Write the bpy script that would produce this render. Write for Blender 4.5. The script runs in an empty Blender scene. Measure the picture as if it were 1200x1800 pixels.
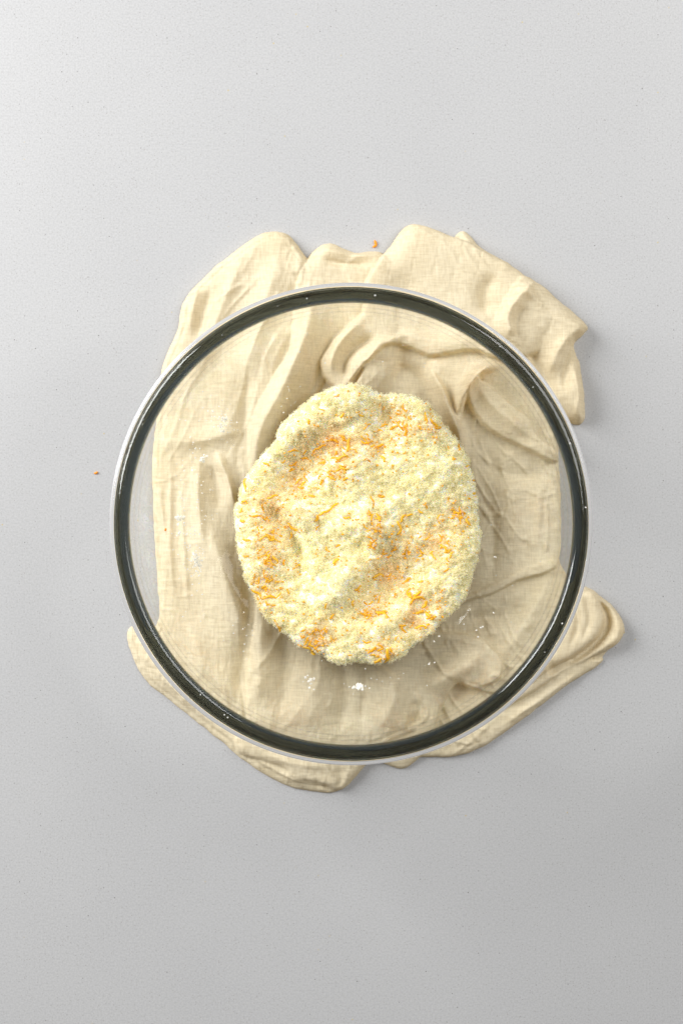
import bpy, math, random
import numpy as np
from mathutils import Vector

random.seed(7)
rng = np.random.default_rng(11)
S = bpy.context.scene
COL = S.collection

# ------------------------------------------------------------------ camera, world, lamps
CAM_H = 0.90
FPX = 2500.0                       # focal length in photo pixels (50 mm on a 36 mm tall frame)
cd = bpy.data.cameras.new("camera")
cd.sensor_fit = 'VERTICAL'; cd.sensor_height = 36.0; cd.lens = 50.0
cd.clip_start = 0.02; cd.clip_end = 50.0
cam = bpy.data.objects.new("camera", cd)
cam.location = (0, 0, CAM_H)
COL.objects.link(cam)
S.camera = cam

w = bpy.data.worlds.new("World"); S.world = w; w.use_nodes = True
bg = w.node_tree.nodes["Background"]
bg.inputs[0].default_value = (1.0, 0.98, 0.95, 1)
bg.inputs[1].default_value = 0.18

def area_lamp(name, loc, target, sx, sy, power, color):
    ld = bpy.data.lights.new(name, 'AREA')
    ld.shape = 'RECTANGLE'; ld.size = sx; ld.size_y = sy; ld.energy = power; ld.color = color
    o = bpy.data.objects.new(name, ld); COL.objects.link(o)
    o.location = loc
    o.rotation_euler = (Vector(target) - Vector(loc)).to_track_quat('-Z', 'Y').to_euler()
    return o
area_lamp("window_light", (-1.22, 0.64, 0.80), (0, 0, 0), 0.95, 0.95, 46, (1.0, 0.99, 0.975))
area_lamp("room_fill_light", (1.00, 0.62, 1.20), (0.08, 0.0, 0), 1.0, 1.0, 21, (1.0, 0.985, 0.96))

S.view_settings.view_transform = 'Standard'
S.view_settings.look = 'None'
S.view_settings.gamma = 1.0
S.view_settings.exposure = 0.0
S.cycles.use_denoising = True
S.cycles.max_bounces = 20
S.cycles.diffuse_bounces = 10
S.cycles.transparent_max_bounces = 40
S.cycles.transmission_bounces = 14
S.cycles.caustics_refractive = True
S.cycles.caustics_reflective = True
S.cycles.blur_glossy = 1.0
S.cycles.sample_clamp_indirect = 6.0

# ------------------------------------------------------------------ helpers
def px(p, z=0.012):
    """photo pixel -> metres on the level z"""
    return ((p[0] - 600) / FPX * (CAM_H - z), (900 - p[1]) / FPX * (CAM_H - z))
PX = (CAM_H - 0.012) / FPX           # metres per photo pixel on the cloth

def tag(o, label=None, cat=None, group=None, kind=None):
    if label: o['label'] = label
    if cat: o['category'] = cat
    if group: o['group'] = group
    if kind: o['kind'] = kind
    return o

def mesh_obj(name, verts, faces, mat, parent=None, smooth=True, colors=None):
    me = bpy.data.meshes.new(name)
    verts = np.asarray(verts, dtype=np.float32)
    faces = np.asarray(faces, dtype=np.int32)
    n, k = faces.shape
    me.vertices.add(len(verts)); me.vertices.foreach_set("co", verts.ravel())
    me.loops.add(n * k); me.loops.foreach_set("vertex_index", faces.ravel())
    me.polygons.add(n)
    me.polygons.foreach_set("loop_start", np.arange(0, n * k, k, dtype=np.int32))
    me.polygons.foreach_set("loop_total", np.full(n, k, dtype=np.int32))
    me.polygons.foreach_set("use_smooth", np.full(n, smooth, dtype=bool))
    me.update(calc_edges=True)
    if colors is not None:
        a = me.attributes.new("tint", 'FLOAT_COLOR', 'POINT')
        a.data.foreach_set("color", np.asarray(colors, dtype=np.float32).ravel())
    if mat: me.materials.append(mat)
    o = bpy.data.objects.new(name, me); COL.objects.link(o)
    if parent: o.parent = parent
    return o

def catmull(pts, n=6, closed=True):
    P = np.array(pts, float); m = len(P); out = []
    rngi = range(m) if closed else range(m - 1)
    for i in rngi:
        if closed: a, b, c, d = P[(i-1) % m], P[i], P[(i+1) % m], P[(i+2) % m]
        else: a, b, c, d = P[max(i-1, 0)], P[i], P[i+1], P[min(i+2, m-1)]
        for t in np.linspace(0, 1, n, endpoint=False):
            out.append(0.5*((2*b)+(-a+c)*t+(2*a-5*b+4*c-d)*t*t+(-a+3*b-3*c+d)*t**3))
    if not closed: out.append(P[-1])
    return np.array(out)

def value_noise(x, y, seed=0):
    r = np.random.default_rng(seed); T = r.random((256, 256))
    xi = np.floor(x).astype(int); yi = np.floor(y).astype(int)
    fx = x - xi; fy = y - yi
    fx = fx*fx*fx*(fx*(fx*6-15)+10); fy = fy*fy*fy*(fy*(fy*6-15)+10)
    a = T[xi % 256, yi % 256]; b = T[(xi+1) % 256, yi % 256]
    c = T[xi % 256, (yi+1) % 256]; d = T[(xi+1) % 256, (yi+1) % 256]
    return (a*(1-fx)+b*fx)*(1-fy)+(c*(1-fx)+d*fx)*fy*1.0
def fbm(x, y, seed=0, octv=4, gain=0.5):
    s = 0; a = 1; tot = 0
    for i in range(octv):
        s = s + a*(value_noise(x*2**i+17*i, y*2**i-9*i, seed+i)-0.5); tot += a; a *= gain
    return s/tot*2

def poly_sd(X, Y, poly):
    """signed distance to a closed polygon, positive inside"""
    d2 = np.full(X.shape, 1e9); inside = np.zeros(X.shape, bool)
    m = len(poly)
    for i in range(m):
        ax, ay = poly[i]; bx, by = poly[(i+1) % m]
        ex, ey = bx-ax, by-ay
        L = ex*ex+ey*ey+1e-18
        t = np.clip(((X-ax)*ex+(Y-ay)*ey)/L, 0, 1)
        d2 = np.minimum(d2, (X-ax-t*ex)**2+(Y-ay-t*ey)**2)
        c = ((ay > Y) != (by > Y))
        with np.errstate(divide='ignore', invalid='ignore'):
            xi = ax+(Y-ay)*ex/(ey if ey != 0 else 1e-18)
        inside ^= c & (X < xi)
    d = np.sqrt(d2)
    return np.where(inside, d, -d)

def polyline_dist(X, Y, line):
    """distance, side (+1 = left of travel as seen from above) and arc fraction"""
    best = np.full(X.shape, 1e9); side = np.ones(X.shape); arc = np.zeros(X.shape)
    seg = np.linalg.norm(np.diff(line, axis=0), axis=1); cum = np.concatenate([[0], np.cumsum(seg)]); tot = cum[-1]
    for i in range(len(line)-1):
        ax, ay = line[i]; bx, by = line[i+1]; ex, ey = bx-ax, by-ay
        L = ex*ex+ey*ey+1e-18
        t = np.clip(((X-ax)*ex+(Y-ay)*ey)/L, 0, 1)
        d = np.hypot(X-ax-t*ex, Y-ay-t*ey)
        m = d < best
        best = np.where(m, d, best)
        side = np.where(m, np.sign(ex*(Y-ay)-ey*(X-ax)), side)
        arc = np.where(m, (cum[i]+t*seg[i])/tot, arc)
    return best, side, arc

def grid_mesh(x0, x1, y0, y1, step):
    nx = int((x1-x0)/step)+1; ny = int((y1-y0)/step)+1
    X, Y = np.meshgrid(np.linspace(x0, x1, nx), np.linspace(y0, y1, ny))
    return X, Y
def grid_faces(keep):
    """quads of a grid whose four corners are all kept -> faces and the vertex remap"""
    ny, nx = keep.shape
    idx = np.arange(nx*ny).reshape(ny, nx)
    q = keep[:-1, :-1] & keep[1:, :-1] & keep[:-1, 1:] & keep[1:, 1:]
    f = np.stack([idx[:-1, :-1][q], idx[:-1, 1:][q], idx[1:, 1:][q], idx[1:, :-1][q]], axis=1)
    used = np.unique(f); remap = np.full(nx*ny, -1); remap[used] = np.arange(len(used))
    return remap[f], used

# ------------------------------------------------------------------ node helpers
def new_mat(name):
    m = bpy.data.materials.new(name); m.use_nodes = True
    nt = m.node_tree; nt.nodes.clear()
    out = nt.nodes.new('ShaderNodeOutputMaterial')
    return m, nt, out
def N(nt, typ, **kw):
    n = nt.nodes.new(typ)
    for k, v in kw.items():
        if k.startswith('i_'): n.inputs[k[2:].replace('_', ' ')].default_value = v
        else: setattr(n, k, v)
    return n
def ramp(nt, stops, interp='LINEAR'):
    r = nt.nodes.new('ShaderNodeValToRGB'); r.color_ramp.interpolation = interp
    e = r.color_ramp.elements
    while len(e) < len(stops): e.new(0.5)
    for el, (p, c) in zip(e, stops): el.position = p; el.color = c
    return r
def mixrgb(nt, fac, a, b, blend='MIX'):
    m = nt.nodes.new('ShaderNodeMix'); m.data_type = 'RGBA'; m.blend_type = blend
    for i, v in ((0, fac), (6, a), (7, b)):
        if isinstance(v, (int, float, tuple)): m.inputs[i].default_value = v
        else: nt.links.new(v, m.inputs[i])
    return m.outputs[2]

# quartz worktop: off-white with fine mottling and sparse dark and ochre specks
def counter_material():
    m, nt, out = new_mat("speckled_quartz")
    L = nt.links
    tc = N(nt, 'ShaderNodeTexCoord')
    b = N(nt, 'ShaderNodeBsdfPrincipled'); b.inputs['Roughness'].default_value = 0.42
    b.inputs['Specular IOR Level'].default_value = 0.35
    base = (0.428, 0.432, 0.440, 1)
    n1 = N(nt, 'ShaderNodeTexNoise'); n1.inputs['Scale'].default_value = 900; n1.inputs['Detail'].default_value = 3
    L.new(tc.outputs['Object'], n1.inputs['Vector'])
    r1 = ramp(nt, [(0.30, (0.377, 0.381, 0.389, 1)), (0.52, base), (0.75, (0.468, 0.472, 0.480, 1))])
    L.new(n1.outputs['Fac'], r1.inputs[0])
    n0 = N(nt, 'ShaderNodeTexNoise'); n0.inputs['Scale'].default_value = 14; n0.inputs['Detail'].default_value = 4
    L.new(tc.outputs['Object'], n0.inputs['Vector'])
    r0 = ramp(nt, [(0.3, (0.97, 0.97, 0.972, 1)), (0.7, (1, 1, 1, 1))]); L.new(n0.outputs['Fac'], r0.inputs[0])
    c = mixrgb(nt, 1.0, r1.outputs[0], r0.outputs[0], 'MULTIPLY')
    def specks(scale, rad, thr, col, c):
        v = N(nt, 'ShaderNodeTexVoronoi'); v.inputs['Scale'].default_value = scale
        L.new(tc.outputs['Object'], v.inputs['Vector'])
        rd = ramp(nt, [(rad*0.6, (1, 1, 1, 1)), (rad, (0, 0, 0, 1))]); L.new(v.outputs['Distance'], rd.inputs[0])
        sep = N(nt, 'ShaderNodeSeparateColor'); L.new(v.outputs['Color'], sep.inputs[0])
        g = ramp(nt, [(thr, (0, 0, 0, 1)), (min(thr+0.15, 1.0), (1, 1, 1, 1))]); L.new(sep.outputs[0], g.inputs[0])
        mul = N(nt, 'ShaderNodeMath', operation='MULTIPLY'); L.new(rd.outputs[0], mul.inputs[0]); L.new(g.outputs[0], mul.inputs[1])
        return mixrgb(nt, mul.outputs[0], c, col)
    c = specks(620, 0.22, 0.55, (0.30, 0.29, 0.285, 1), c)
    c = specks(300, 0.13, 0.84, (0.13, 0.125, 0.12, 1), c)
    c = specks(140, 0.09, 0.90, (0.46, 0.38, 0.20, 1), c)
    L.new(c, b.inputs['Base Color'])
    L.new(b.outputs[0], out.inputs[0])
    return m

def cloth_material():
    m, nt, out = new_mat("cream_muslin")
    L = nt.links
    tc = N(nt, 'ShaderNodeTexCoord')
    b = N(nt, 'ShaderNodeBsdfPrincipled'); b.inputs['Roughness'].default_value = 0.9
    b.inputs['Specular IOR Level'].default_value = 0.12
    b.inputs['Sheen Weight'].default_value = 0.08
    n = N(nt, 'ShaderNodeTexNoise'); n.inputs['Scale'].default_value = 26; n.inputs['Detail'].default_value = 5
    L.new(tc.outputs['Object'], n.inputs['Vector'])
    r = ramp(nt, [(0.3, (0.825, 0.738, 0.530, 1)), (0.7, (0.870, 0.795, 0.600, 1))]); L.new(n.outputs['Fac'], r.inputs[0])
    # slubby threads both ways
    def threads(rot, scale, stretch):
        mp = N(nt, 'ShaderNodeMapping'); mp.inputs['Rotation'].default_value = (0, 0, rot)
        mp.inputs['Scale'].default_value = (scale, scale*stretch, scale*0.6)
        L.new(tc.outputs['Object'], mp.inputs['Vector'])
        t = N(nt, 'ShaderNodeTexNoise'); t.inputs['Scale'].default_value = 1; t.inputs['Detail'].default_value = 2
        L.new(mp.outputs[0], t.inputs['Vector']); return t.outputs['Fac']
    t1 = threads(0.25, 1150, 0.10); t2 = threads(0.25, 115, 10.0)
    ad = N(nt, 'ShaderNodeMath', operation='ADD'); L.new(t1, ad.inputs[0]); L.new(t2, ad.inputs[1])
    rr = ramp(nt, [(0.36, (0.84, 0.82, 0.79, 1)), (0.64, (1.06, 1.06, 1.07, 1))])
    hf = N(nt, 'ShaderNodeMath', operation='MULTIPLY'); hf.inputs[1].default_value = 0.5
    L.new(ad.outputs[0], hf.inputs[0]); L.new(hf.outputs[0], rr.inputs[0])
    c = mixrgb(nt, 1.0, r.outputs[0], rr.outputs[0], 'MULTIPLY')
    L.new(c, b.inputs['Base Color'])
    bp = N(nt, 'ShaderNodeBump'); bp.inputs['Strength'].default_value = 0.35; bp.inputs['Distance'].default_value = 0.0012
    L.new(hf.outputs[0], bp.inputs['Height']); L.new(bp.outputs[0], b.inputs['Normal'])
    tr = N(nt, 'ShaderNodeBsdfTranslucent'); tr.inputs[0].default_value = (0.92, 0.70, 0.28, 1)
    mx = N(nt, 'ShaderNodeMixShader'); mx.inputs[0].default_value = 0.31
    L.new(b.outputs[0], mx.inputs[1]); L.new(tr.outputs[0], mx.inputs[2])
    L.new(mx.outputs[0], out.inputs[0])
    return m

def thin_glass_material():
    """thin clear wall: straight-through light with Fresnel reflection on both faces"""
    m, nt, out = new_mat("clear_glass")
    L = nt.links
    geo = N(nt, 'ShaderNodeNewGeometry')
    ior = N(nt, 'ShaderNodeMapRange'); ior.inputs[1].default_value = 0; ior.inputs[2].default_value = 1
    ior.inputs[3].default_value = 1.32; ior.inputs[4].default_value = 1/1.32
    L.new(geo.outputs['Backfacing'], ior.inputs[0])
    fr = N(nt, 'ShaderNodeFresnel'); L.new(ior.outputs[0], fr.inputs[0])
    tp = N(nt, 'ShaderNodeBsdfTransparent'); tp.inputs[0].default_value = (0.997, 0.998, 0.996, 1)
    gl = N(nt, 'ShaderNodeBsdfGlossy'); gl.inputs['Roughness'].default_value = 0.03
    mx = N(nt, 'ShaderNodeMixShader')
    L.new(fr.outputs[0], mx.inputs[0]); L.new(tp.outputs[0], mx.inputs[1]); L.new(gl.outputs[0], mx.inputs[2])
    L.new(mx.outputs[0], out.inputs[0])
    return m

def rim_glass_material():
    m, nt, out = new_mat("thick_rim_glass")
    L = nt.links
    b = N(nt, 'ShaderNodeBsdfGlass'); b.inputs['IOR'].default_value = 1.5; b.inputs['Roughness'].default_value = 0.02
    b.inputs['Color'].default_value = (0.95, 0.97, 0.96, 1)
    va = N(nt, 'ShaderNodeVolumeAbsorption'); va.inputs['Color'].default_value = (0.10, 0.14, 0.13, 1)
    va.inputs['Density'].default_value = 310  # absorption stands in for the dark surroundings refracted and reflected in the bead
    L.new(b.outputs[0], out.inputs[0]); L.new(va.outputs[0], out.inputs['Volume'])
    return m

def lip_glass_material():
    m, nt, out = new_mat("clear_lip_glass")
    b = N(nt, 'ShaderNodeBsdfGlass'); b.inputs['IOR'].default_value = 1.25; b.inputs['Roughness'].default_value = 0.03
    nt.links.new(b.outputs[0], out.inputs[0])
    return m

def sugar_material(name, clear, sss=0.0):
    m, nt, out = new_mat(name)
    L = nt.links
    at = N(nt, 'ShaderNodeAttribute', attribute_name='tint')
    b = N(nt, 'ShaderNodeBsdfPrincipled'); b.inputs['Roughness'].default_value = 0.22
    b.inputs['Specular IOR Level'].default_value = 0.55
    L.new(at.outputs['Color'], b.inputs['Base Color'])
    b.inputs['Subsurface Weight'].default_value = sss
    b.inputs['Subsurface Radius'].default_value = (1.0, 0.8, 0.4); b.inputs['Subsurface Scale'].default_value = 0.004
    tr = N(nt, 'ShaderNodeBsdfTranslucent'); L.new(at.outputs['Color'], tr.inputs[0])
    mx = N(nt, 'ShaderNodeMixShader'); mx.inputs[0].default_value = 0.35 if sss == 0 else 0.0
    L.new(b.outputs[0], mx.inputs[1]); L.new(tr.outputs[0], mx.inputs[2])
    tp = N(nt, 'ShaderNodeBsdfTransparent'); tp.inputs[0].default_value = (1.0, 1.0, 0.985, 1)
    m2 = N(nt, 'ShaderNodeMixShader'); m2.inputs[0].default_value = clear
    L.new(mx.outputs[0], m2.inputs[1]); L.new(tp.outputs[0], m2.inputs[2]); L.new(m2.outputs[0], out.inputs[0])
    return m

def zest_material(name, k=1.0):
    m, nt, out = new_mat(name)
    L = nt.links
    oi = N(nt, 'ShaderNodeObjectInfo'); tc = N(nt, 'ShaderNodeTexCoord')
    n = N(nt, 'ShaderNodeTexNoise'); n.inputs['Scale'].default_value = 900; L.new(tc.outputs['Object'], n.inputs['Vector'])
    ad = N(nt, 'ShaderNodeMath', operation='ADD'); L.new(oi.outputs['Random'], ad.inputs[0]); L.new(n.outputs['Fac'], ad.inputs[1])
    hf = N(nt, 'ShaderNodeMath', operation='MULTIPLY'); hf.inputs[1].default_value = 0.5; L.new(ad.outputs[0], hf.inputs[0])
    r = ramp(nt, [(0.2, (0.96, 0.50*k, 0.012, 1)), (0.55, (0.98, 0.62*k, 0.025*k, 1)), (0.85, (0.97, 0.66*k, 0.07*k, 1))])
    L.new(hf.outputs[0], r.inputs[0])
    b = N(nt, 'ShaderNodeBsdfPrincipled'); b.inputs['Roughness'].default_value = 0.45
    L.new(r.outputs[0], b.inputs['Base Color'])
    tr = N(nt, 'ShaderNodeBsdfTranslucent'); L.new(r.outputs[0], tr.inputs[0])
    mx = N(nt, 'ShaderNodeMixShader'); mx.inputs[0].default_value = 0.25
    L.new(b.outputs[0], mx.inputs[1]); L.new(tr.outputs[0], mx.inputs[2]); L.new(mx.outputs[0], out.inputs[0])
    return m

M_counter = counter_material(); M_cloth = cloth_material(); M_glass = thin_glass_material()
M_rim = rim_glass_material(); M_lip = lip_glass_material(); M_sugar = sugar_material("sugar_heap", 0.0, 1.0); M_grain = sugar_material("sugar_crystal", 0.66); M_crumb = sugar_material("sugar_crumb_white", 0.30); M_zest = zest_material("orange_zest"); M_dry = zest_material("dry_orange_zest", 0.62)

# ------------------------------------------------------------------ worktop
top = mesh_obj("countertop", [(-1.4, -1.1, 0), (1.4, -1.1, 0), (1.4, 1.1, 0), (-1.4, 1.1, 0),
                              (-1.4, -1.1, -0.03), (1.4, -1.1, -0.03), (1.4, 1.1, -0.03), (-1.4, 1.1, -0.03)],
               [(0, 1, 2, 3), (7, 6, 5, 4), (0, 4, 5, 1), (1, 5, 6, 2), (2, 6, 7, 3), (3, 7, 4, 0)], M_counter, smooth=False)
tag(top, kind='structure')

# ------------------------------------------------------------------ bowl profile (metres)
RIM_Z = 0.115
BX, BY = (617 - 600) / FPX * (CAM_H - RIM_Z), (900 - 921) / FPX * (CAM_H - RIM_Z)
RB, RT, ZB, HT = 0.050, 0.1290, 0.0120, 0.0990
TH = 0.0042
def prof_outer(t):
    """t 0..1 along the outer wall from the foot to the rim"""
    a = t * math.radians(83)
    k = math.sin(math.radians(83)); c = 1 - math.cos(math.radians(83))
    return RB + (RT - RB) * math.sin(a) / k, ZB + HT * (1 - math.cos(a)) / c
_t = np.linspace(0, 1, 200)
_o = np.array([prof_outer(t) for t in _t])
_tan = np.gradient(_o, axis=0); _tan /= np.linalg.norm(_tan, axis=1)[:, None]
_i = _o + np.stack([-_tan[:, 1], _tan[:, 0]], 1) * TH
# invented ripples under the rim, shaped to break the wall's reflection into lines
_rip = 0.00028*np.sin(_t*140)*np.clip((_t-0.80)/0.06, 0, 1)
_i = _i + np.stack([-np.ones_like(_t), np.zeros_like(_t)], 1)*_rip[:, None]
def z_outer(r): return np.where(r < RB, ZB, np.interp(r, _o[:, 0], _o[:, 1]))
def z_inner(r): return np.interp(r, np.concatenate([[0], _i[:, 0]]), np.concatenate([[ZB + TH], _i[:, 1]]))

# ------------------------------------------------------------------ cloth
STEP = 0.00072
X, Y = grid_mesh(-0.155, 0.195, -0.195, 0.195, STEP)
def P(pts): return catmull([px(p) for p in pts], 6, True)
_fu = np.fft.fftfreq(X.shape[0]+80)[:, None]; _fv = np.fft.rfftfreq(X.shape[1]+80)[None, :]
def blur(A, sig):
    """gaussian blur, sig in metres"""
    s = sig / STEP
    B = np.fft.rfft2(np.pad(A, 40, mode='edge')) * np.exp(-2*(math.pi*s)**2*(_fu**2+_fv**2))
    return np.fft.irfft2(B, s=(X.shape[0]+80, X.shape[1]+80))[40:-40, 40:-40]
def stroke(pts, amp, wl, wr, sharp=False, taper=0.3):
    """a fold: amp in mm, widths in photo px on its left and right for a fold drawn downwards"""
    line = catmull([px(p) for p in pts], 5, False)
    d, s, a = polyline_dist(X, Y, line)
    wd = np.where(s < 0, wl, wr) * PX
    f = np.exp(-d / wd) if sharp else np.exp(-(d / wd) ** 1.5)
    if taper > 0:
        e = np.clip(np.minimum(a, 1 - a) / taper, 0, 1); f = f * (e * e * (3 - 2 * e) * 0.9 + 0.1)
    return 1.6 * amp * 1e-3 * f

# drape lines of the gauze: sharp little crests stretched along a direction
def pleats(ang, lw, ll, seed, pw=2.0):
    ca, sa = math.cos(ang), math.sin(ang)
    xw = X + 0.010 * fbm(X / 0.05, Y / 0.05, seed + 40, 2); yw = Y + 0.010 * fbm(X / 0.05, Y / 0.05, seed + 43, 2)
    u = xw * ca + yw * sa; v = -xw * sa + yw * ca
    n = fbm(v / lw, u / ll, seed, 2, 0.4)
    r = np.clip(1 - np.abs(n) * 2.4, 0, 1) ** pw
    return r * np.clip(0.5 + 1.3 * fbm(X / 0.04, Y / 0.04, seed + 51, 2), 0, 1.2)
def pleats_radial(lw, ll, seed):
    th = np.arctan2(Y - BY, X - BX); r = np.hypot(X - BX, Y - BY)
    n = fbm(th * 0.085 / lw + 0.35 * fbm(X / 0.03, Y / 0.03, seed + 3, 2), r / ll, seed, 2, 0.4)
    return np.clip(1 - np.abs(n) * 2.3, 0, 1) ** 2
pl_a = pleats(math.radians(66), 0.0085, 0.075, 1)       # top left
pl_v = pleats(math.radians(94), 0.0080, 0.080, 5)       # hanging folds on the left
pl_b = pleats(math.radians(-40), 0.0090, 0.060, 9)
pl_c = pleats(math.radians(30), 0.0090, 0.060, 13)
pl_d = pleats(math.radians(-62), 0.0060, 0.030, 17)
pl_r = pleats_radial(0.016, 0.09, 23)
def creases(scale, seed, width=0.10):
    wx = X + 0.5*scale*fbm(X/scale, Y/scale, seed+3, 2); wy = Y + 0.5*scale*fbm(X/scale, Y/scale, seed+7, 2)
    n = fbm(wx/scale, wy/scale, seed, 2)
    return np.exp(-(n/width)**2)*np.clip(0.4+1.6*fbm(X/(scale*2.2), Y/(scale*2.2), seed+11, 2), 0, 1)
crs = creases(0.032, 31, 0.07) + 0.7*creases(0.017, 51, 0.08)
# squares of the stitched double gauze
_a = math.radians(-14); _u = X*math.cos(_a)+Y*math.sin(_a)+0.0012*fbm(X/0.02, Y/0.02, 66, 2); _v = -X*math.sin(_a)+Y*math.cos(_a)+0.0012*fbm(X/0.02, Y/0.02, 67, 2)
gauze = np.exp(-((np.mod(_u, 0.013)-0.0065)/0.0006)**2)+np.exp(-((np.mod(_v, 0.013)-0.0065)/0.0006)**2)
fine = fbm(X/0.0026, Y/0.0026, 77, 2)
soft = fbm(X / 0.035, Y / 0.035, 21, 3)
R_ = np.hypot(X - BX, Y - BY)

Z = np.full(X.shape, -0.002)
def layer(pts, z0, R, folds=(), wr=None, hem=False, rise=15.0, lap=2.4):
    """one lap of the cloth laid on those before it: outline in photo px; level, edge roll, rise and lap thickness in mm"""
    global Z
    sd = poly_sd(X, Y, P(pts))
    sd = sd + 0.0008 * fbm(X / 0.010, Y / 0.010, int(abs(pts[0][0] * 7 + pts[0][1])) % 997, 3)
    under = np.maximum(Z, 0.0)
    ub = np.maximum(blur(under, 0.0045), under - 0.0004)
    low = ub + lap * 1e-3
    t = np.clip(sd / (rise * 1e-3), 0, 1); t = t * (2 - t)
    z = low + np.maximum(z0 * 1e-3 - low, 0) * t
    fz = sum(folds) if len(folds) else 0
    if wr is not None: fz = fz + wr
    z = z + fz * np.clip(0.35 + sd / 0.006, 0, 1) + 0.0008 * soft * t + 0.00045*crs - 0.00018*gauze + 0.00012*fine
    if hem: z = z - 0.0006*np.exp(-((sd-0.0046)/0.0006)**2) + 0.0004*np.exp(-((sd-0.0028)/0.0011)**2)*(0.6+0.8*fbm(X/0.004, Y/0.004, 88, 2))
    Rm = min(R, 2.2) * 1e-3
    q = 1 - np.clip(sd / Rm, 0, 1)
    z = np.maximum(z - np.minimum(Rm, 0.0019) * (1 - np.sqrt(np.clip(1 - q ** 2, 0, 1))), np.where(sd >= 0, under, -1) if z0 > 5 else -1)
    w_ = 0.0008
    z = np.where(sd >= 0, z, z - (z + 0.002) * np.clip(-sd / w_, 0, 1))
    z = np.where(sd < -w_, -0.002, z)
    Z = np.maximum(Z, z)

OUT = [(283,640),(306,590),(318,535),(370,470),(440,418),(475,404),(505,412),(538,452),(565,440),(600,440),(672,442),(700,430),
       (740,400),(800,422),(870,455),(925,486),(980,524),(1024,570),(1008,602),(1020,650),(1024,728),(1004,738),(985,790),(988,900),(985,970),
       (1005,1020),(1045,1043),(1070,1062),(1092,1105),(1078,1140),(1055,1166),(990,1215),(900,1285),(835,1324),(780,1334),(740,1330),(710,1350),
       (675,1345),(640,1350),(600,1394),(550,1398),(500,1385),(430,1346),(380,1303),(300,1240),(245,1190),(219,1130),(226,1104),(250,1115),
       (275,1090),(272,1000),(266,900),(267,800),(276,700)]
layer(OUT, 3.2, 1.2, [stroke([(232,1120),(270,1180),(330,1235),(400,1290)], 1.2, 8, 10),
                      stroke([(250,1130),(300,1200),(370,1260),(440,1310)], -1.0, 6, 6),
                      stroke([(430,1330),(500,1368),(570,1390)], 1.0, 6, 6)], 0.0022 * pl_d + 0.0008 * pl_b, hem=True, rise=13, lap=1.4)
# second thickness of the doubled cloth along the lower left
layer([(262,1120),(238,1128),(254,1186),(306,1232),(388,1294),(440,1334),(505,1372),(560,1384),(600,1376),(640,1330),(560,1322),(430,1284),(340,1210)], 4.6, 1.2, [
    stroke([(250,1140),(300,1205),(380,1270)], 0.9, 6, 9)], 0.0018 * pl_d, rise=9, lap=1.3)
# left sheet with the hem
layer([(283,640),(309,574),(324,520),(370,470),(440,415),(475,401),(505,409),(540,452),(580,520),(580,640),(540,720),(500,820),(520,1000),
       (600,1120),(720,1200),(760,1260),(700,1300),(620,1322),(520,1308),(440,1282),(380,1240),(330,1185),(295,1125),(278,1076),(280,953),(267,896),(265,800),(270,760),(276,700)],
      8.0, 2.2, [
    stroke([(500,430),(470,520),(450,600),(420,680)], 4.0, 22, 34),
    stroke([(440,430),(405,500),(365,600),(320,700)], 2.0, 12, 14),
    stroke([(350,490),(338,540),(330,590)], 1.6, 7, 7),
    stroke([(372,500),(352,560),(345,600)], -1.6, 7, 7),
    stroke([(520,420),(530,450),(520,490)], 2.0, 12, 8),
    stroke([(360,900),(378,960),(404,1040),(424,1100),(416,1170)], 5.0, 34, 22, False, 0.3),
    stroke([(378,790),(388,812),(400,842),(414,895)], 3.2, 8, 8, False, 0.25),
    stroke([(352,800),(348,850),(352,920),(362,980)], 2.6, 16, 9, False, 0.3),
    stroke([(370,812),(376,850),(386,900)], -2.2, 12, 9, False, 0.3),
    stroke([(285,772),(340,776),(400,762),(440,752)], 2.6, 14, 22),
    stroke([(436,640),(428,740),(420,800)], -2.2, 16, 12),
    stroke([(440,1000),(432,1100),(422,1183),(418,1256)], -2.5, 14, 14),
    stroke([(278,800),(280,880),(292,960),(288,1060)], 1.3, 4, 4),
    stroke([(300,820),(298,950),(304,1060)], 1.2, 4, 5),
    stroke([(318,850),(322,960),(332,1080)], 1.0, 4, 5),
    stroke([(330,1090),(360,1170),(420,1240)], 1.8, 10, 18)],
      0.0014 * pl_a * np.clip((Y-0.02)/0.04, 0, 1) + 0.0010 * pl_v * np.clip((0.06-Y)/0.04, 0, 1), hem=True, rise=12)
# middle lap with the finger fold
layer([(539,456),(560,427),(580,421),(602,431),(626,439),(673,441),(710,500),(710,600),(660,700),(580,800),(520,900),(452,880),(437,790),(446,725),
       (480,662),(511,610),(516,556),(521,500)], 10.5, 2.2, [
    stroke([(556,480),(540,580),(503,670),(465,750),(452,850)], 7.5, 16, 32),
    stroke([(610,560),(566,680),(526,760),(490,860)], -6.0, 22, 20),
    stroke([(556,450),(600,462),(660,462)], -2.0, 5, 6),
    stroke([(560,435),(610,446),(668,448)], 1.4, 5, 5)], 0.0009 * pl_a, rise=10)
# the little nub behind
layer([(800,417),(808,404),(818,401),(830,410),(852,434),(900,462),(880,475),(806,440)], 5.5, 1.8, [stroke([(812,405),(835,430),(870,455)], 1.5, 6, 5)])
# lower right lap below the big sheet
layer([(740,1070),(812,1050),(906,1005),(970,985),(984,1000),(1002,1038),(978,1098),(934,1166),(886,1216),(850,1216),(760,1170)], 6.8, 2.2, [
    stroke([(975,1010),(950,1050),(900,1130),(872,1170)], 3.4, 14, 30),
    stroke([(810,1085),(880,1085),(930,1060)], -1.6, 12, 14)], 0.0009 * pl_c, lap=3.5)
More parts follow.
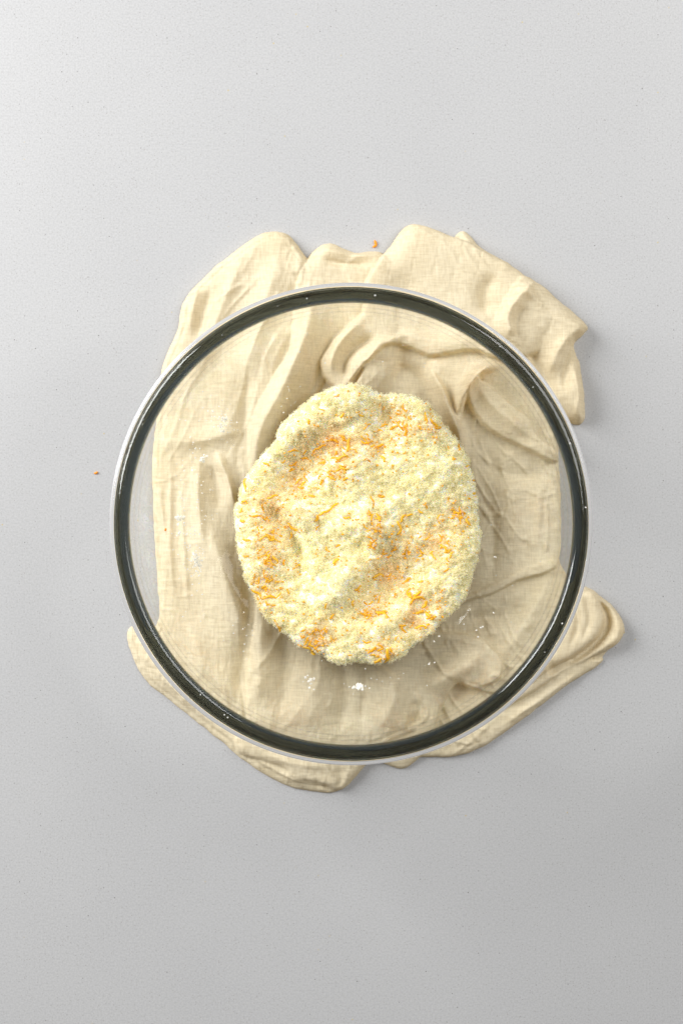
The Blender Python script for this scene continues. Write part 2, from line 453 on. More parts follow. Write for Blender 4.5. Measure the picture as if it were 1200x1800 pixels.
# large right sheet
layer([(640,640),(700,590),(860,590),(955,690),(980,790),(988,880),(986,975),(968,1003),(906,1023),(865,1044),(812,1060),(750,1090),(640,1000),(600,800)],
      9.5, 2.2, [
    stroke([(880,815),(905,900),(905,980)], 1.8, 26, 20),
    stroke([(930,820),(945,900),(940,990)], 1.2, 12, 18),
    stroke([(845,860),(868,930),(862,1030)], -1.6, 16, 10),
    stroke([(850,780),(880,830),(975,835)], -1.8, 16, 16),
    stroke([(742,636),(772,680),(790,725),(806,768),(814,820)], 8.0, 14, 9),
    stroke([(690,640),(730,660),(765,720),(785,800)], -4.0, 40, 16, False, 0.1)], 0.0007 * pl_v + 0.0005 * pl_c, rise=10, lap=5.5)
# shaded lap under the flap
layer([(752,640),(775,622),(800,610),(850,612),(886,646),(856,662),(828,688),(814,720),(808,770),(802,800),(792,760),(784,715),(768,676)], 15.0, 2.4, [
    stroke([(884,648),(842,655),(815,690),(805,735)], 12.0, 10, 22),
    stroke([(760,660),(784,700),(800,750)], -4.0, 8, 8)], 0.0006 * pl_c)
# lap behind the finger, upper right
layer([(840,660),(880,640),(925,655),(965,715),(984,800),(950,790),(900,730)], 12.0, 2.2, [], 0.0010 * pl_b)
# finger fold pointing to the lower right
layer([(818,668),(848,673),(880,698),(907,719),(931,738),(944,766),(978,794),(975,812),(924,790),(885,770),(848,745),(823,708)], 17.0, 2.6, [
    stroke([(830,680),(880,728),(930,770)], 4.0, 16, 14)], 0.0008 * pl_b, rise=7, lap=7.0)
# big upper flap
layer([(602,686),(576,672),(564,640),(580,605),(610,575),(638,548),(643,500),(660,468),(685,432),(712,397),(740,392),(800,414),(860,445),(925,482),(970,550),
       (950,615),(880,630),(835,618),(795,622),(755,627),(715,611),(680,607),(650,632),(622,664)], 16.0, 2.4, [
    stroke([(614,672),(604,642),(625,612),(668,590)], -4.5, 6, 10),
    stroke([(640,560),(600,600),(582,640),(586,668)], 3.0, 10, 10),
    stroke([(690,470),(740,540),(800,600)], -2.5, 40, 30),
    stroke([(870,480),(850,520),(860,560)], -3.0, 14, 16),
    stroke([(690,580),(760,600),(850,604)], 3.0, 24, 12)], 0.0006 * pl_b, rise=14, lap=7.0)
# ear at the right
layer([(924,482),(980,519),(1012,545),(1037,570),(1030,582),(1012,600),(1017,622),(1026,650),(1032,734),(1004,740),(960,690),(912,614),(880,592),(867,566),(884,530)],
      15.0, 2.4, [
    stroke([(936,500),(902,532),(888,565),(900,596)], 3.0, 9, 12, False, 0.15),
    stroke([(925,535),(915,570),(928,610),(960,660),(985,700)], -5.0, 10, 24, False, 0.2),
    stroke([(1034,572),(1000,592),(975,622),(965,660)], 2.4, 9, 12, False, 0.2),
    stroke([(1014,604),(996,640),(992,700)], -2.4, 7, 10),
    stroke([(1006,640),(1016,690),(1010,732)], 1.8, 5, 6)], 0.0006 * pl_b, rise=12)
# lower hump, its left edge the long crease
layer([(462,1000),(450,1060),(446,1106),(436,1183),(434,1252),(446,1292),(540,1324),(620,1332),(710,1320),(760,1290),(778,1244),(803,1202),(834,1211),(875,1195),(883,1165),(857,1132),(824,1115),(771,1112),(700,1105),(600,1060)],
      10.5, 2.4, [
    stroke([(462,1060),(458,1150),(452,1250)], 2.5, 14, 30),
    stroke([(545,1150),(552,1220),(535,1290)], 2.2, 34, 30),
    stroke([(505,1100),(500,1180),(490,1270)], -2.0, 20, 22),
    stroke([(600,1150),(606,1220),(596,1290)], -3.0, 18, 20),
    stroke([(690,1170),(690,1230),(660,1290)], 2.8, 16, 26),
    stroke([(650,1150),(640,1220),(630,1290)], -2.0, 14, 14),
    stroke([(856,1150),(800,1180),(740,1215)], 4.0, 18, 22),
    stroke([(720,1230),(735,1250),(715,1280)], -2.4, 7, 8)], 0.0010 * pl_r + 0.0004 * pl_c, rise=9, lap=5.0)
# folded roll at the lower right: under lap, outer roll, inner lap
layer([(1062,1160),(1030,1190),(990,1215),(900,1285),(830,1326),(770,1336),(700,1319),(865,1250),(940,1181)], 5.0, 1.8, [
    stroke([(1040,1175),(960,1225),(870,1290)], 1.0, 6, 6)], 0.0010 * pl_c, lap=1.6)
layer([(1030,1038),(1060,1050),(1086,1074),(1101,1104),(1094,1130),(1064,1148),(990,1184),(940,1218),(904,1238),(872,1250),(906,1213),(958,1151),(990,1091)], 10.0, 2.6, [
    stroke([(1050,1052),(1072,1086),(1060,1122),(1012,1162),(960,1186)], -5.0, 9, 7, False, 0.1)], 0.0005 * pl_c, rise=6)
layer([(995,1062),(1006,1030),(1036,1036),(1052,1054),(1064,1086),(1052,1118),(1010,1154),(968,1176),(925,1204),(914,1196),(955,1151),(985,1101)], 14.0, 2.4, [
    stroke([(1000,1040),(1015,1090),(1000,1140)], -1.5, 5, 5),
    stroke([(1025,1045),(1035,1085),(1020,1130)], -1.2, 5, 5),
    stroke([(972,1160),(965,1190),(930,1210)], -3.0, 5, 5)], 0.0007 * pl_b, rise=8)
# lower flaps
layer([(412,1298),(416,1325),(446,1338),(498,1353),(517,1371),(563,1381),(600,1393),(642,1350),(640,1330),(520,1318),(428,1284)], 7.5, 2.0, [
    stroke([(450,1320),(520,1345),(600,1350)], 1.2, 9, 9),
    stroke([(590,1350),(600,1370),(590,1390)], -1.2, 6, 6)], 0.0011 * pl_d, lap=1.8, rise=8)
layer([(640,1330),(672,1346),(710,1357),(742,1330),(718,1317)], 5.0, 1.8, lap=1.6)

# the bowl presses the cloth down: it may rise only into the gap under the curved wall
lim = z_outer(R_) - 0.0014
lim = np.where(R_ > RT - 0.001, 0.06, lim)
k = 0.0016
hh = np.clip(0.5 + 0.5 * (lim - Z) / k, 0, 1)
Zc = lim * (1 - hh) + Z * hh - k * hh * (1 - hh)
Z = np.where(Z > -0.0015, np.minimum(Zc, lim), Z)
K = lambda A: (A + 0.5*(np.roll(A,1,0)+np.roll(A,-1,0)+np.roll(A,1,1)+np.roll(A,-1,1)))/3
Z = K(Z)
f, used = grid_faces(Z > -0.0014)
cl = mesh_obj("muslin_cloth", np.stack([X.ravel()[used], Y.ravel()[used], Z.ravel()[used]], 1), f, M_cloth)
tag(cl, "crumpled cream muslin cloth spread on the white worktop under the glass bowl", "cloth")
def z_cloth(x, y):
    i = int(round((y + 0.195) / STEP)); j = int(round((x + 0.155) / STEP))
    return float(Z[np.clip(i, 0, Z.shape[0]-1), np.clip(j, 0, Z.shape[1]-1)])

def tube(pts3, rad, sides=6, flat=1.0):
    """a bent strip with rounded section, tapering at both ends"""
    pts3 = np.array(pts3, float); n = len(pts3); V = []; F = []
    T = np.gradient(pts3, axis=0); T /= np.linalg.norm(T, axis=1)[:, None] + 1e-12
    for i in range(n):
        up = np.array([0, 0, 1.0]); sx = np.cross(T[i], up); sx /= np.linalg.norm(sx) + 1e-9; u2 = np.cross(sx, T[i])
        e = min(i, n-1-i) / (n-1) * 2
        r = rad * (0.45 + 0.55 * min(1, e * 2.5))
        for s in range(sides):
            a = 2*math.pi*s/sides
            V.append(pts3[i] + sx*math.cos(a)*r + u2*math.sin(a)*r*flat)
    for i in range(n-1):
        for s in range(sides):
            F.append((i*sides+s, i*sides+(s+1) % sides, (i+1)*sides+(s+1) % sides, (i+1)*sides+s))
    c0 = len(V); V.append(pts3[0]); c1 = len(V); V.append(pts3[-1])
    for s in range(sides):
        F.append((c0, (s+1) % sides, s, s)) ; F.append((c1, (n-1)*sides+s, (n-1)*sides+(s+1) % sides, (n-1)*sides+(s+1) % sides))
    return np.array(V), [fc if len(set(fc)) == 4 else fc for fc in F]

# ------------------------------------------------------------------ glass bowl
bowl = bpy.data.objects.new("glass_bowl", None); COL.objects.link(bowl)
bowl.location = (BX, BY, ZB); bowl.empty_display_size = 0.05
tag(bowl, "large clear glass mixing bowl with thick dark rim standing on the cream cloth", "bowl")
def lathe(name, prof, mat, parent, seg=192, closed=False):
    prof = np.array(prof); n = len(prof)
    a = np.linspace(0, 2*math.pi, seg, endpoint=False)
    V = np.stack([np.outer(np.cos(a), prof[:, 0]), np.outer(np.sin(a), prof[:, 0]), np.tile(prof[:, 1], (seg, 1))], 2).reshape(-1, 3)
    F = []
    for i in range(seg):
        j = (i+1) % seg
        for kk in range(n if closed else n-1):
            l = (kk+1) % n
            F.append((i*n+kk, j*n+kk, j*n+l, i*n+l))
    return mesh_obj(name, V, F, mat, parent)
ts = np.concatenate([np.linspace(0, 0.78, 36), np.linspace(0.785, 1, 44)])
po = [(r, z - ZB) for r, z in (prof_outer(t) for t in ts)]
pi_ = [(np.interp(t, _t, _i[:, 0]), np.interp(t, _t, _i[:, 1]) - ZB) for t in ts]
wall_prof = [(0.0004, 0.0)] + po + pi_[::-1] + [(0.0004, TH)]
lathe("wall", wall_prof, M_glass, bowl)
# rolled bead
rc, zc, ra, rb_ = 0.12685, RIM_Z - ZB - 0.0044, 0.0041, 0.0044
rim_prof = []
for q in range(28):
    a = 2*math.pi*q/28
    ca, sa = math.cos(a), math.sin(a)
    rim_prof.append((rc + ra*math.copysign(abs(ca)**0.8, ca), zc + rb_*math.copysign(abs(sa)**0.8, sa)))
rim = lathe("rim", rim_prof, M_rim, bowl, closed=True)
lip_prof = []
for lr, lz in [(0.13100, 0.0031), (0.13170, 0.0030), (0.13235, 0.0027), (0.13300, 0.0023), (0.13355, 0.0018), (0.13375, 0.0010), (0.13370, -0.0006),
               (0.13340, -0.0024), (0.13280, -0.0034), (0.13180, -0.0038), (0.13110, -0.0036), (0.13096, -0.0010), (0.13096, 0.0018)]:
    lip_prof.append((lr, zc + lz))
lathe("outer_lip", lip_prof, M_lip, rim, closed=True)

# ------------------------------------------------------------------ sugar mound
U0, V0, US = 400.0, 660.0, 460/1200          # the mound was measured on an enlarged crop
ZM = 0.034
def up(p): return px((U0 + p[0]*US, V0 + p[1]*US), ZM)
UPX = US * (CAM_H - ZM) / FPX
MO = [(500,48),(580,36),(650,60),(700,76),(780,82),(850,86),(910,120),(960,170),(1000,220),(1050,290),(1100,370),(1130,450),(1152,560),(1160,700),(1158,800),
      (1140,880),(1110,960),(1088,1020),(1020,1100),(962,1150),(940,1180),(880,1220),(830,1272),(780,1300),(700,1318),(610,1315),(520,1328),(470,1308),(420,1282),
      (340,1258),(270,1200),(205,1150),(152,1090),(120,1020),(80,950),(50,850),(32,740),(27,640),(42,560),(62,480),(100,420),(150,370),(208,300),(240,220),(290,178),(350,122),(400,88),(450,68)]
mpoly = catmull([up(p) for p in MO], 4, True)
def mstroke(x, y, pts, amp, wl, wr):
    line = catmull([up(p) for p in pts], 4, False) if len(pts) > 1 else None
    if line is None:
        c = up(pts[0]); return amp*1e-3*np.exp(-((x-c[0])**2+(y-c[1])**2)/(wl*UPX)**2)
    d, s, a = polyline_dist(x, y, line)
    wd = np.where(s > 0, wl, wr)*UPX
    e = np.clip(np.minimum(a, 1-a)/0.3, 0, 1)
    return amp*1e-3*np.exp(-(d/wd)**2)*(0.3+0.7*e)
MST = [([(180,400),(260,290),(420,190)], 4.5, 70, 60), ([(310,470)], -6.5, 120, 0), ([(420,380)], -2.5, 80, 0),
       ([(120,610),(220,650),(300,720),(330,820),(330,960)], -6.0, 45, 60), ([(255,580),(330,650),(400,740)], 4.5, 40, 60),
       ([(640,800),(560,900),(480,1000),(400,1090)], 6.0, 90, 60), ([(600,790)], -3.5, 40, 0), ([(410,690)], -3.5, 40, 0),
       ([(560,660),(640,690),(720,760)], 4.0, 70, 60), ([(740,930)], -6.0, 140, 0), ([(560,1170),(720,1130),(880,990),(960,880)], 3.5, 50, 60),
       ([(880,1070)], -4.0, 90, 0), ([(900,480)], 4.5, 190, 0), ([(740,180)], -3.5, 90, 0), ([(600,130)], 2.5, 120, 0),
       ([(130,880)], 1.5, 120, 0), ([(560,420)], 2.5, 110, 0), ([(600,1260)], 1.0, 130, 0), ([(860,150),(960,300)], 2.0, 60, 60),
       ([(1050,800)], 2.0, 130, 0), ([(480,560)], -3.0, 70, 0), ([(690,320),(680,480)], -1.5, 40, 40)]
def mound_h(x, y, fine=True):
    sd = poly_sd(x, y, mpoly) + 0.0014*fbm(x/0.007, y/0.007, 61, 3)
    e = np.clip(sd/0.020, 0, 1); e = np.sqrt(np.clip(1-(1-e)**2, 0, 1))
    b = 0.0155 + 0.004*np.clip(sd/0.06, 0, 1)
    for pts, amp, wl, wr in MST: b = b + mstroke(x, y, pts, amp*1.5, wl, wr)
    b = b + 0.0016*fbm(x/0.014, y/0.014, 71, 3)
    h = e*np.maximum(b, 0.004)
    if fine:
        h = h + np.clip(sd/0.003, 0, 1)*(0.0016*fbm(x/0.0042, y/0.0042, 81, 3))
    return np.where(sd > 0, np.maximum(h, 0.0002), 0), sd

# zest strands read off the photo: crop x, y, length, angle in degrees, thickness factor
ZL = [(75,500,80,95,1.1),(70,580,40,20,1.0),(175,405,45,-30,1.0),(205,555,70,15,1.1),(300,345,60,5,.9),(290,430,26,60,.9),(500,95,36,15,.8),(430,158,38,-20,.8),
 (525,185,34,40,1.1),(372,215,30,80,1.0),(480,300,70,-10,.9),(553,320,80,80,1.2),(525,282,50,-40,1.1),(420,330,60,20,1.0),(392,352,46,60,1.0),(520,375,70,15,.9),
 (515,432,70,10,1.1),(478,440,40,-20,1.0),(430,490,36,50,1.0),(385,552,40,-20,1.1),(760,238,46,25,1.1),(815,250,70,80,1.1),(945,222,70,-50,1.3),(960,240,44,-10,1.3),
 (700,322,34,20,1.2),(710,380,46,-60,.9),(645,390,36,-50,.9),(610,185,34,-30,1.0),(664,580,70,100,1.0),(705,555,34,-10,1.0),(690,650,50,-70,1.0),(482,602,80,35,1.0),
 (440,630,60,20,1.1),(410,655,40,70,1.0),(545,652,44,-5,.9),(592,660,26,0,.8),(786,700,80,90,1.2),(800,655,50,60,1.0),(830,640,44,10,.9),(1008,570,40,70,1.0),(905,600,34,-50,.9),
 (1061,328,46,90,1.0),(1100,415,24,20,.8),(1130,480,20,0,.8),(1050,630,52,-25,1.2),(1100,672,50,-60,1.1),(1132,540,20,0,.9),(1145,815,26,0,.9),(915,742,50,50,1.2),(990,790,60,-50,1.2),
 (1022,820,44,60,1.1),(1000,892,40,30,1.0),(140,648,90,-15,1.0),(178,660,36,-20,1.0),(298,700,80,-40,1.4),(205,715,32,40,1.0),(85,755,44,-10,1.1),(170,742,60,12,.9),(66,668,30,-20,1.2),
 (82,830,34,0,.9),(220,842,50,-50,1.2),(200,880,40,-30,.9),(258,860,30,80,1.0),(315,878,50,25,1.5),(112,952,32,50,1.1),(130,1000,80,-35,1.3),(185,1018,90,5,1.3),(232,1010,44,40,1.0),
 (165,972,30,30,1.2),(228,1150,80,-70,1.4),(358,1252,60,-15,1.7),(390,1275,34,-60,1.2),(435,1198,76,-70,1.1),(450,1055,36,70,.9),(478,1105,36,50,.9),(495,850,44,40,1.2),(598,975,46,35,1.6),
 (575,1045,36,90,1.3),(690,920,64,10,1.6),(740,920,40,20,1.0),(818,800,40,40,.9),(742,830,30,20,.9),(632,1095,80,-20,1.1),(700,1086,66,-10,1.5),(725,1100,30,-60,1.2),(658,1255,60,20,1.5),
 (730,1285,90,80,1.6),(690,1305,50,30,1.2),(770,1202,30,60,.9),(850,1030,60,50,1.4),(882,1018,60,-15,1.5),(905,1052,50,60,1.5),(878,1088,50,10,1.4),(922,1100,50,-40,1.5),(942,1112,36,30,1.3),
 (880,1152,64,10,1.1),(912,1150,36,50,1.2),(800,1145,44,-10,.9),(825,940,44,40,1.1),(885,945,30,20,1.0),(942,830,44,-60,1.0),(880,625,34,-40,.9),(505,780,30,20,.9),(460,800,44,-50,1.0),
 (255,395,26,30,.8),(1035,385,20,0,.8),(870,1000,50,30,1.3),(838,1010,40,100,1.2),(560,1280,24,0,.8),(680,1010,30,30,.8),(60,620,30,60,.9),(150,800,26,30,.8),(330,1240,26,-30,1.0),(410,700,26,60,.8)]
# where the peel oil has stained the sugar
ST = [(480,330,120,1.0),(320,480,90,.8),(200,620,90,.9),(190,780,90,.6),(200,880,80,.6),(830,250,70,.5),(740,180,70,.5),(880,1080,100,1.0),(740,920,100,.7),(800,800,80,.5),
      (430,1180,70,.6),(680,700,60,.3),(950,760,90,.7),(1040,640,60,.6),(170,1010,70,.7),(650,1080,80,.5),(720,1270,60,.6),(380,1250,50,.5),(690,320,60,.4),(480,430,70,.7),(940,240,50,.5)]
def stain(x, y):
    s = np.zeros(np.shape(x))
    for u, v, r, a in ST:
        c = up((u, v)); s = np.maximum(s, a*np.exp(-((x-c[0])**2+(y-c[1])**2)/(r*UPX)**2))
    return np.clip(s*(0.75+0.9*fbm(np.asarray(x)/0.006, np.asarray(y)/0.006, 91, 3)), 0, 1)
C0 = np.array([0.998, 0.955, 0.71]); C1 = np.array([0.992, 0.78, 0.42]); CW = np.array([0.997, 0.982, 0.86])
def sugar_col(s, wht):
    c = C0*(1-wht[..., None]) + CW*wht[..., None]
    return np.concatenate([c*(1-0.70*s[..., None]) + C1*0.70*s[..., None], np.ones(s.shape+(1,))], -1)

mx0, my0 = mpoly.min(0)-0.004; mx1, my1 = mpoly.max(0)+0.004
MX, MY = grid_mesh(mx0, mx1, my0, my1, 0.0008)
Hm, SD = mound_h(MX, MY)
MR = np.hypot(MX-BX, MY-BY)
MZ = z_inner(MR) + Hm
f, used = grid_faces(SD > -0.0004)
stm = stain(MX, MY)
whm = np.clip(0.3+0.5*fbm(MX/0.01, MY/0.01, 95, 3), 0, 1)
mound = mesh_obj("sugar_mound", np.stack([MX.ravel()[used], MY.ravel()[used], MZ.ravel()[used]+0.0001], 1), f, M_sugar,
                 colors=sugar_col(stm, whm).reshape(-1, 4)[used])
tag(mound, "loose mound of pale yellow sugar flecked with orange zest inside the glass bowl", "sugar")

CUBE = np.array([(-1,-1,-1),(1,-1,-1),(1,1,-1),(-1,1,-1),(-1,-1,1),(1,-1,1),(1,1,1),(-1,1,1)], float)*0.5
CF = np.array([(0,3,2,1),(4,5,6,7),(0,1,5,4),(1,2,6,5),(2,3,7,6),(3,0,4,7)])
def rand_rot(n):
    q = rng.normal(size=(n, 4)); q /= np.linalg.norm(q, axis=1)[:, None]
    a, b, c, d = q.T
    return np.stack([np.stack([1-2*(c*c+d*d), 2*(b*c-a*d), 2*(b*d+a*c)], 1),
                     np.stack([2*(b*c+a*d), 1-2*(b*b+d*d), 2*(c*d-a*b)], 1),
                     np.stack([2*(b*d-a*c), 2*(c*d+a*b), 1-2*(b*b+c*c)], 1)], 1)
def grains_mesh(pos, size):
    n = len(pos)
    sc = size[:, None]*rng.uniform(0.7, 1.3, (n, 3))
    v = CUBE[None]*sc[:, None, :]
    v = np.einsum('nij,nkj->nki', rand_rot(n), v) + pos[:, None, :]
    fc = (CF[None]+8*np.arange(n)[:, None, None]).reshape(-1, 4)
    return v.reshape(-1, 3), fc

def mound_z(x, y):
    h, s = mound_h(np.array([x]), np.array([y]))
    return float(z_inner(math.hypot(x-BX, y-BY)) + h[0])

# ------------------------------------------------------------------ zest strands
def strand_mesh(L, thick, curl, seed):
    r = random.Random(seed); n = 9; pts = []
    ph = r.uniform(-1, 1)
    for i in range(n):
        t = i/(n-1)-0.5
        pts.append((t*L, curl*L*(t*t*1.6-0.13)+0.05*L*math.sin(7*t+ph), 0.0002*math.sin(5*t+ph*2)))
    return tube(pts, thick, 6, 0.7)
COVER = []
def make_strand(x, y, z, L, ang, thick, curl, seed, label, group=None, on_sugar=False):
    v, fcs = strand_mesh(L, thick, curl, seed)
    a = math.radians(ang); ca, sa = math.cos(a), math.sin(a)
    v = np.stack([v[:, 0]*ca-v[:, 1]*sa, v[:, 0]*sa+v[:, 1]*ca, v[:, 2]], 1)
    if on_sugar:          # lie along the sugar
        h, _ = mound_h(v[:, 0]+x, v[:, 1]+y, False)
        zz = z_inner(np.hypot(v[:, 0]+x-BX, v[:, 1]+y-BY)) + h
        v[:, 2] += zz - z + 0.0009
        COVER.extend(np.stack([v[:, 0]+x, v[:, 1]+y], 1)[::2])
    o = mesh_obj("zest_strand", v, fcs, M_zest if on_sugar else M_dry)
    o.location = (x, y, z)
    tag(o, label, "zest", group)
    return o
BOLD = {(75,500): "long curved orange zest strand at the left edge of the sugar mound", (945,222): "bold slanting orange zest strand near the mound's upper right edge",
  (130,1000): "long orange zest strand along the lower left edge of the mound", (298,700): "slanting orange zest strand in the hollow left of the mound's ridge",
  (786,700): "thick upright orange zest strand right of the mound's centre", (358,1252): "orange zest strand hanging at the bottom left edge of the mound",
  (730,1285): "bold upright orange zest strand at the lowest edge of the mound", (690,1305): "short slanting zest strand touching the boldest strand at the mound's bottom edge",
  (690,920): "thick level orange zest strand in the shaded hollow right of the ridge", (598,975): "short thick orange zest strand below the mound's centre",
  (553,320): "upright orange zest strand bounding the stained patch at the mound's upper left", (664,580): "thin upright zest strand just above the mound's centre",
  (482,602): "long slanting orange zest strand left of the mound's centre", (632,1095): "long level orange zest strand below the ridge low on the mound",
  (228,1150): "orange zest strand standing along the mound's lower left rim", (315,878): "stubby orange zest strand alone left of the mound's bright ridge",
  (435,1198): "slanting zest strand above the mound's bottom edge left of middle", (1061,328): "upright zest strand at the upper right outline of the mound",
  (205,555): "level orange zest strand left of the mound's dark upper hollow", (575,1045): "small upright zest strand below the ridge near the mound's lower middle",
  (500,95): "small orange zest strand nearest the top of the mound", (700,1086): "thick zest strand right of the long level one low on the mound"}
GZ = "orange zest strands on the sugar mound"
def where(u, v, L, ang):
    dx, dy = (u-600)/565, (690-v)/640
    rad = math.hypot(dx, dy)
    d8 = ["right", "upper right", "top", "upper left", "left", "lower left", "bottom", "lower right"][int(((math.degrees(math.atan2(dy, dx))+382.5) % 360)//45)]
    hour = ["twelve", "one", "two", "three", "four", "five", "six", "seven", "eight", "nine", "ten", "eleven"][int(round((90-math.degrees(math.atan2(dy, dx)))/30)) % 12]
    spot = "at the mound's very centre" if rad < 0.16 else ("close to the mound's centre, towards %s o'clock" % hour if rad < 0.42 else
           ("midway out on the sugar mound at %s o'clock" % hour if rad < 0.66 else ("well out on the sugar mound at %s o'clock" % hour if rad < 0.86 else "at the sugar mound's edge at %s o'clock" % hour)))
    a = ang % 180
    lie = "level" if a < 25 or a > 155 else ("upright" if 65 <= a <= 115 else ("right rising" if a < 65 else "right falling"))
    size = "tiny" if L < 27 else ("short" if L < 42 else ("long" if L >= 60 else "medium"))
    return "%s %s orange zest strand %s" % (size, lie, spot)
for (u, v, L, ang, th) in ZL:
    x, y = up((u, v)); z = mound_z(x, y)
    lab = BOLD.get((u, v)) or where(u, v, L, ang); g = GZ
    make_strand(x, y, z, L*UPX*0.82, ang, 0.00066*min(th, 1.35)*random.uniform(0.8, 1.15), random.uniform(-0.6, 0.6), int(u*31+v), lab, g, on_sugar=True)
rz = random.Random(5)
for q in range(150):
    u, v, r, a = rz.choice(ST)
    u += rz.gauss(0, r*0.62); v += rz.gauss(0, r*0.62)
    x, y = up((u, v))
    if poly_sd(np.array([x]), np.array([y]), mpoly)[0] < 0.003: continue
    Lz, az = rz.uniform(18, 48), rz.uniform(0, 180); lab = where(u, v, Lz, az); g = GZ
    make_strand(x, y, mound_z(x, y), Lz*UPX, az, rz.uniform(0.0004, 0.0006), rz.uniform(-0.7, 0.7), q, lab, g, on_sugar=True)
# crystals over the heap, thinned where a strand lies on top
NG = 64000
gx = rng.uniform(mx0, mx1, NG*2); gy = rng.uniform(my0, my1, NG*2)
hg, sg = mound_h(gx, gy)
lump = fbm(gx/0.0030, gy/0.0030, 101, 2)
bare = np.zeros((400, 400), bool)
for q in COVER:
    i_ = int((q[1]-my0)/(my1-my0)*399); j_ = int((q[0]-mx0)/(mx1-mx0)*399); bare[max(i_-1, 0):i_+2, max(j_-1, 0):j_+2] = True
cov = bare[np.clip(((gy-my0)/(my1-my0)*399).astype(int), 0, 399), np.clip(((gx-mx0)/(mx1-mx0)*399).astype(int), 0, 399)]
keep = (sg > -0.0007) & (~cov | (rng.random(NG*2) < 0.30)) & ((rng.random(NG*2) < 0.62+0.8*lump))
gx, gy, hg, sg, lump = gx[keep][:NG], gy[keep][:NG], hg[keep][:NG], sg[keep][:NG], lump[keep][:NG]
size = np.exp(rng.normal(math.log(0.00070), 0.30, len(gx)))
gz = z_inner(np.hypot(gx-BX, gy-BY)) + hg + size*rng.uniform(0.0, 0.6, len(gx)) + np.clip(lump, 0, 1)*0.0008*rng.random(len(gx)) + 0.0002
gv, gf = grains_mesh(np.stack([gx, gy, gz], 1), size)
gs = stain(gx, gy)*rng.uniform(0.5, 1.3, len(gx)); gw = np.clip(rng.normal(0.35, 0.3, len(gx))+0.3*fbm(gx/0.01, gy/0.01, 95, 3), 0, 1)
gr = mesh_obj("sugar_grains", gv, gf, M_grain, mound, smooth=False, colors=np.repeat(sugar_col(np.clip(gs, 0, 1), gw), 8, axis=0))
tag(gr, kind='stuff')
# crumbs of peel too small to count
fx, fy = [], []
for q in range(1000):
    if q % 3: u, v, r, a = rz.choice(ST); u += rz.gauss(0, r*0.8); v += rz.gauss(0, r*0.8)
    else: u, v = rz.uniform(30, 1160), rz.uniform(40, 1320)
    x, y = up((u, v)); fx.append(x); fy.append(y)
fx = np.array(fx); fy = np.array(fy); h, s = mound_h(fx, fy); k_ = s > 0.001
fx, fy, h = fx[k_], fy[k_], h[k_]
fv, ff = grains_mesh(np.stack([fx, fy, z_inner(np.hypot(fx-BX, fy-BY))+h+0.0014], 1), rng.uniform(0.0004, 0.0009, len(fx)))
fl = mesh_obj("zest_flecks", fv, ff, M_zest, smooth=False)
tag(fl, "tiny orange zest flecks scattered through the pale sugar mound", "zest", kind='stuff')

# ------------------------------------------------------------------ stray zest on the worktop and the bowl
def bowl_at(p):
    z = 0.03
    for _ in range(30):
        x, y = px(p, z); z = float(z_inner(math.hypot(x-BX, y-BY)))
    rr = math.hypot(x-BX, y-BY); sl = float(z_inner(rr+0.0005)-z_inner(rr-0.0005))/0.001
    nn = math.hypot(sl, 1); off = 0.0006
    return x-(x-BX)/rr*sl/nn*off, y-(y-BY)/rr*sl/nn*off, z+off/nn
x, y = px((659, 429), 0.001)
make_strand(x, y, 0.0008, 0.0046, 75, 0.0008, 0.7, 3, "orange zest curl lying on the worktop beside the top edge of the cloth")
x, y = px((169, 831), 0.001)
make_strand(x, y, 0.0006, 0.0024, 15, 0.0007, 0.3, 4, "tiny orange zest bit alone on the bare worktop left of the bowl")
x, y, z = bowl_at((290, 931))
make_strand(x, y, z+0.0008, 0.0016, 60, 0.0006, 0.2, 6, "tiny orange zest speck stuck to the left inner wall of the bowl")

# ------------------------------------------------------------------ sugar crumbs on the inside of the bowl
def crumb(p, spread, n, label, group=None, aspect=1.6, ang=60, big=0.00085):
    P0 = bowl_at(p); pos = []
    ca, sa = math.cos(math.radians(ang)), math.sin(math.radians(ang))
    for _ in range(n):
        a, b = random.gauss(0, spread*aspect), random.gauss(0, spread)
        q = bowl_at((p[0]+a*ca-b*sa, p[1]-a*sa-b*ca))
        pos.append((q[0]-P0[0], q[1]-P0[1], q[2]-P0[2]+0.0007+random.random()*0.0010))
    v, fc = grains_mesh(np.array(pos), np.exp(rng.normal(math.log(big), 0.3, n)))
    o = mesh_obj("sugar_crumb", v, fc, M_crumb, smooth=False, colors=np.tile((0.99, 0.985, 0.95, 1), (len(v), 1)))
    o.location = P0
    return tag(o, label, "sugar", group)
crumb((346,988), 4.0, 46, "largest white sugar clump clinging low on the left wall of the bowl", None, 2.0, 100)
crumb((317,911), 3.2, 26, "white sugar clump high on the left wall of the bowl near its hem line", None, 1.5, 70)
crumb((313,937), 1.8, 9, "small sugar crumb just below the clump high on the left bowl wall")
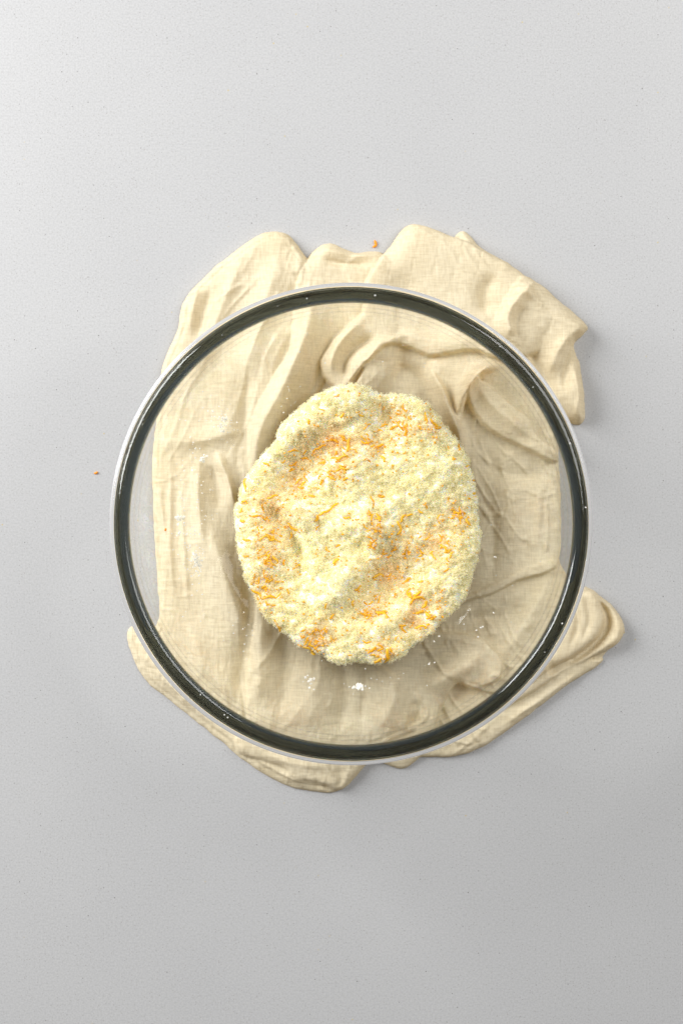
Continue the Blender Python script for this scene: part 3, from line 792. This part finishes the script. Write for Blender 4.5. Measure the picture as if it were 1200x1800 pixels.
crumb((356,806), 2.6, 16, "sugar crumb on the left bowl wall over the cloth's pocket fold", None, 1.4, 40)
crumb((391,745), 3.4, 22, "scattered sugar crumb on the upper left bowl wall", None, 2.2, 70)
crumb((630,1207), 3.6, 34, "white sugar clump below the mound at the bottom of the bowl", None, 1.8, 10)
crumb((546,1198), 4.5, 16, "thin smear of sugar at the bottom of the bowl left of the white clump", None, 1.6, 30)
GC = "sugar crumbs on the lower right bowl wall"
for p, lab in [((838,1108), "white sugar crumb, left of a close pair on the lower right bowl wall"), ((848,1103), "white sugar crumb, right of a close pair on the lower right bowl wall"),
               ((762,1129), "white sugar crumb just outside the mound's lower right edge, lower of two"), ((771,1119), "white sugar crumb just outside the mound's lower right edge, upper of two"),
               ((868,1077), "lone white sugar crumb on the shaded fold right of the close pair"), ((870,979), "lone white sugar crumb on the smooth cloth right of the mound"),
               ((756,1165), "lone white sugar crumb over the rounded cloth hump below the mound's right edge")]:
    crumb(p, 0.9, 3, lab, GC, big=0.0006)
# fine dust nobody could count
dp = []
for (cx, cy, sx, sy, n) in [(338,960,14,50,110),(385,740,16,24,60),(430,1120,20,18,16),(515,705,14,14,14),(640,1190,60,20,16),(800,1120,60,40,7),(350,860,20,50,24),(620,620,160,30,12),(880,1000,40,70,10),(330,860,14,60,50)]:
    for _ in range(n):
        x, y, z = bowl_at((random.gauss(cx, sx), random.gauss(cy, sy)))
        if math.hypot(x-BX, y-BY) < 0.122: dp.append((x, y, z+0.0003))
for _ in range(14):                                  # on the rim
    a = random.uniform(0, 2*math.pi); dp.append((BX+rc*math.cos(a)+random.uniform(-.003, .003)*math.cos(a), BY+rc*math.sin(a), RIM_Z+0.0001))
dp = np.array(dp)
dv, df = grains_mesh(dp, rng.uniform(0.0003, 0.0007, len(dp)))
du = mesh_obj("sugar_dust", dv, df, M_crumb, smooth=False, colors=np.tile((0.99, 0.985, 0.95, 1), (len(dv), 1)))
tag(du, "fine white sugar dust sprinkled over the inner wall and rim of the bowl", "sugar", kind='stuff')
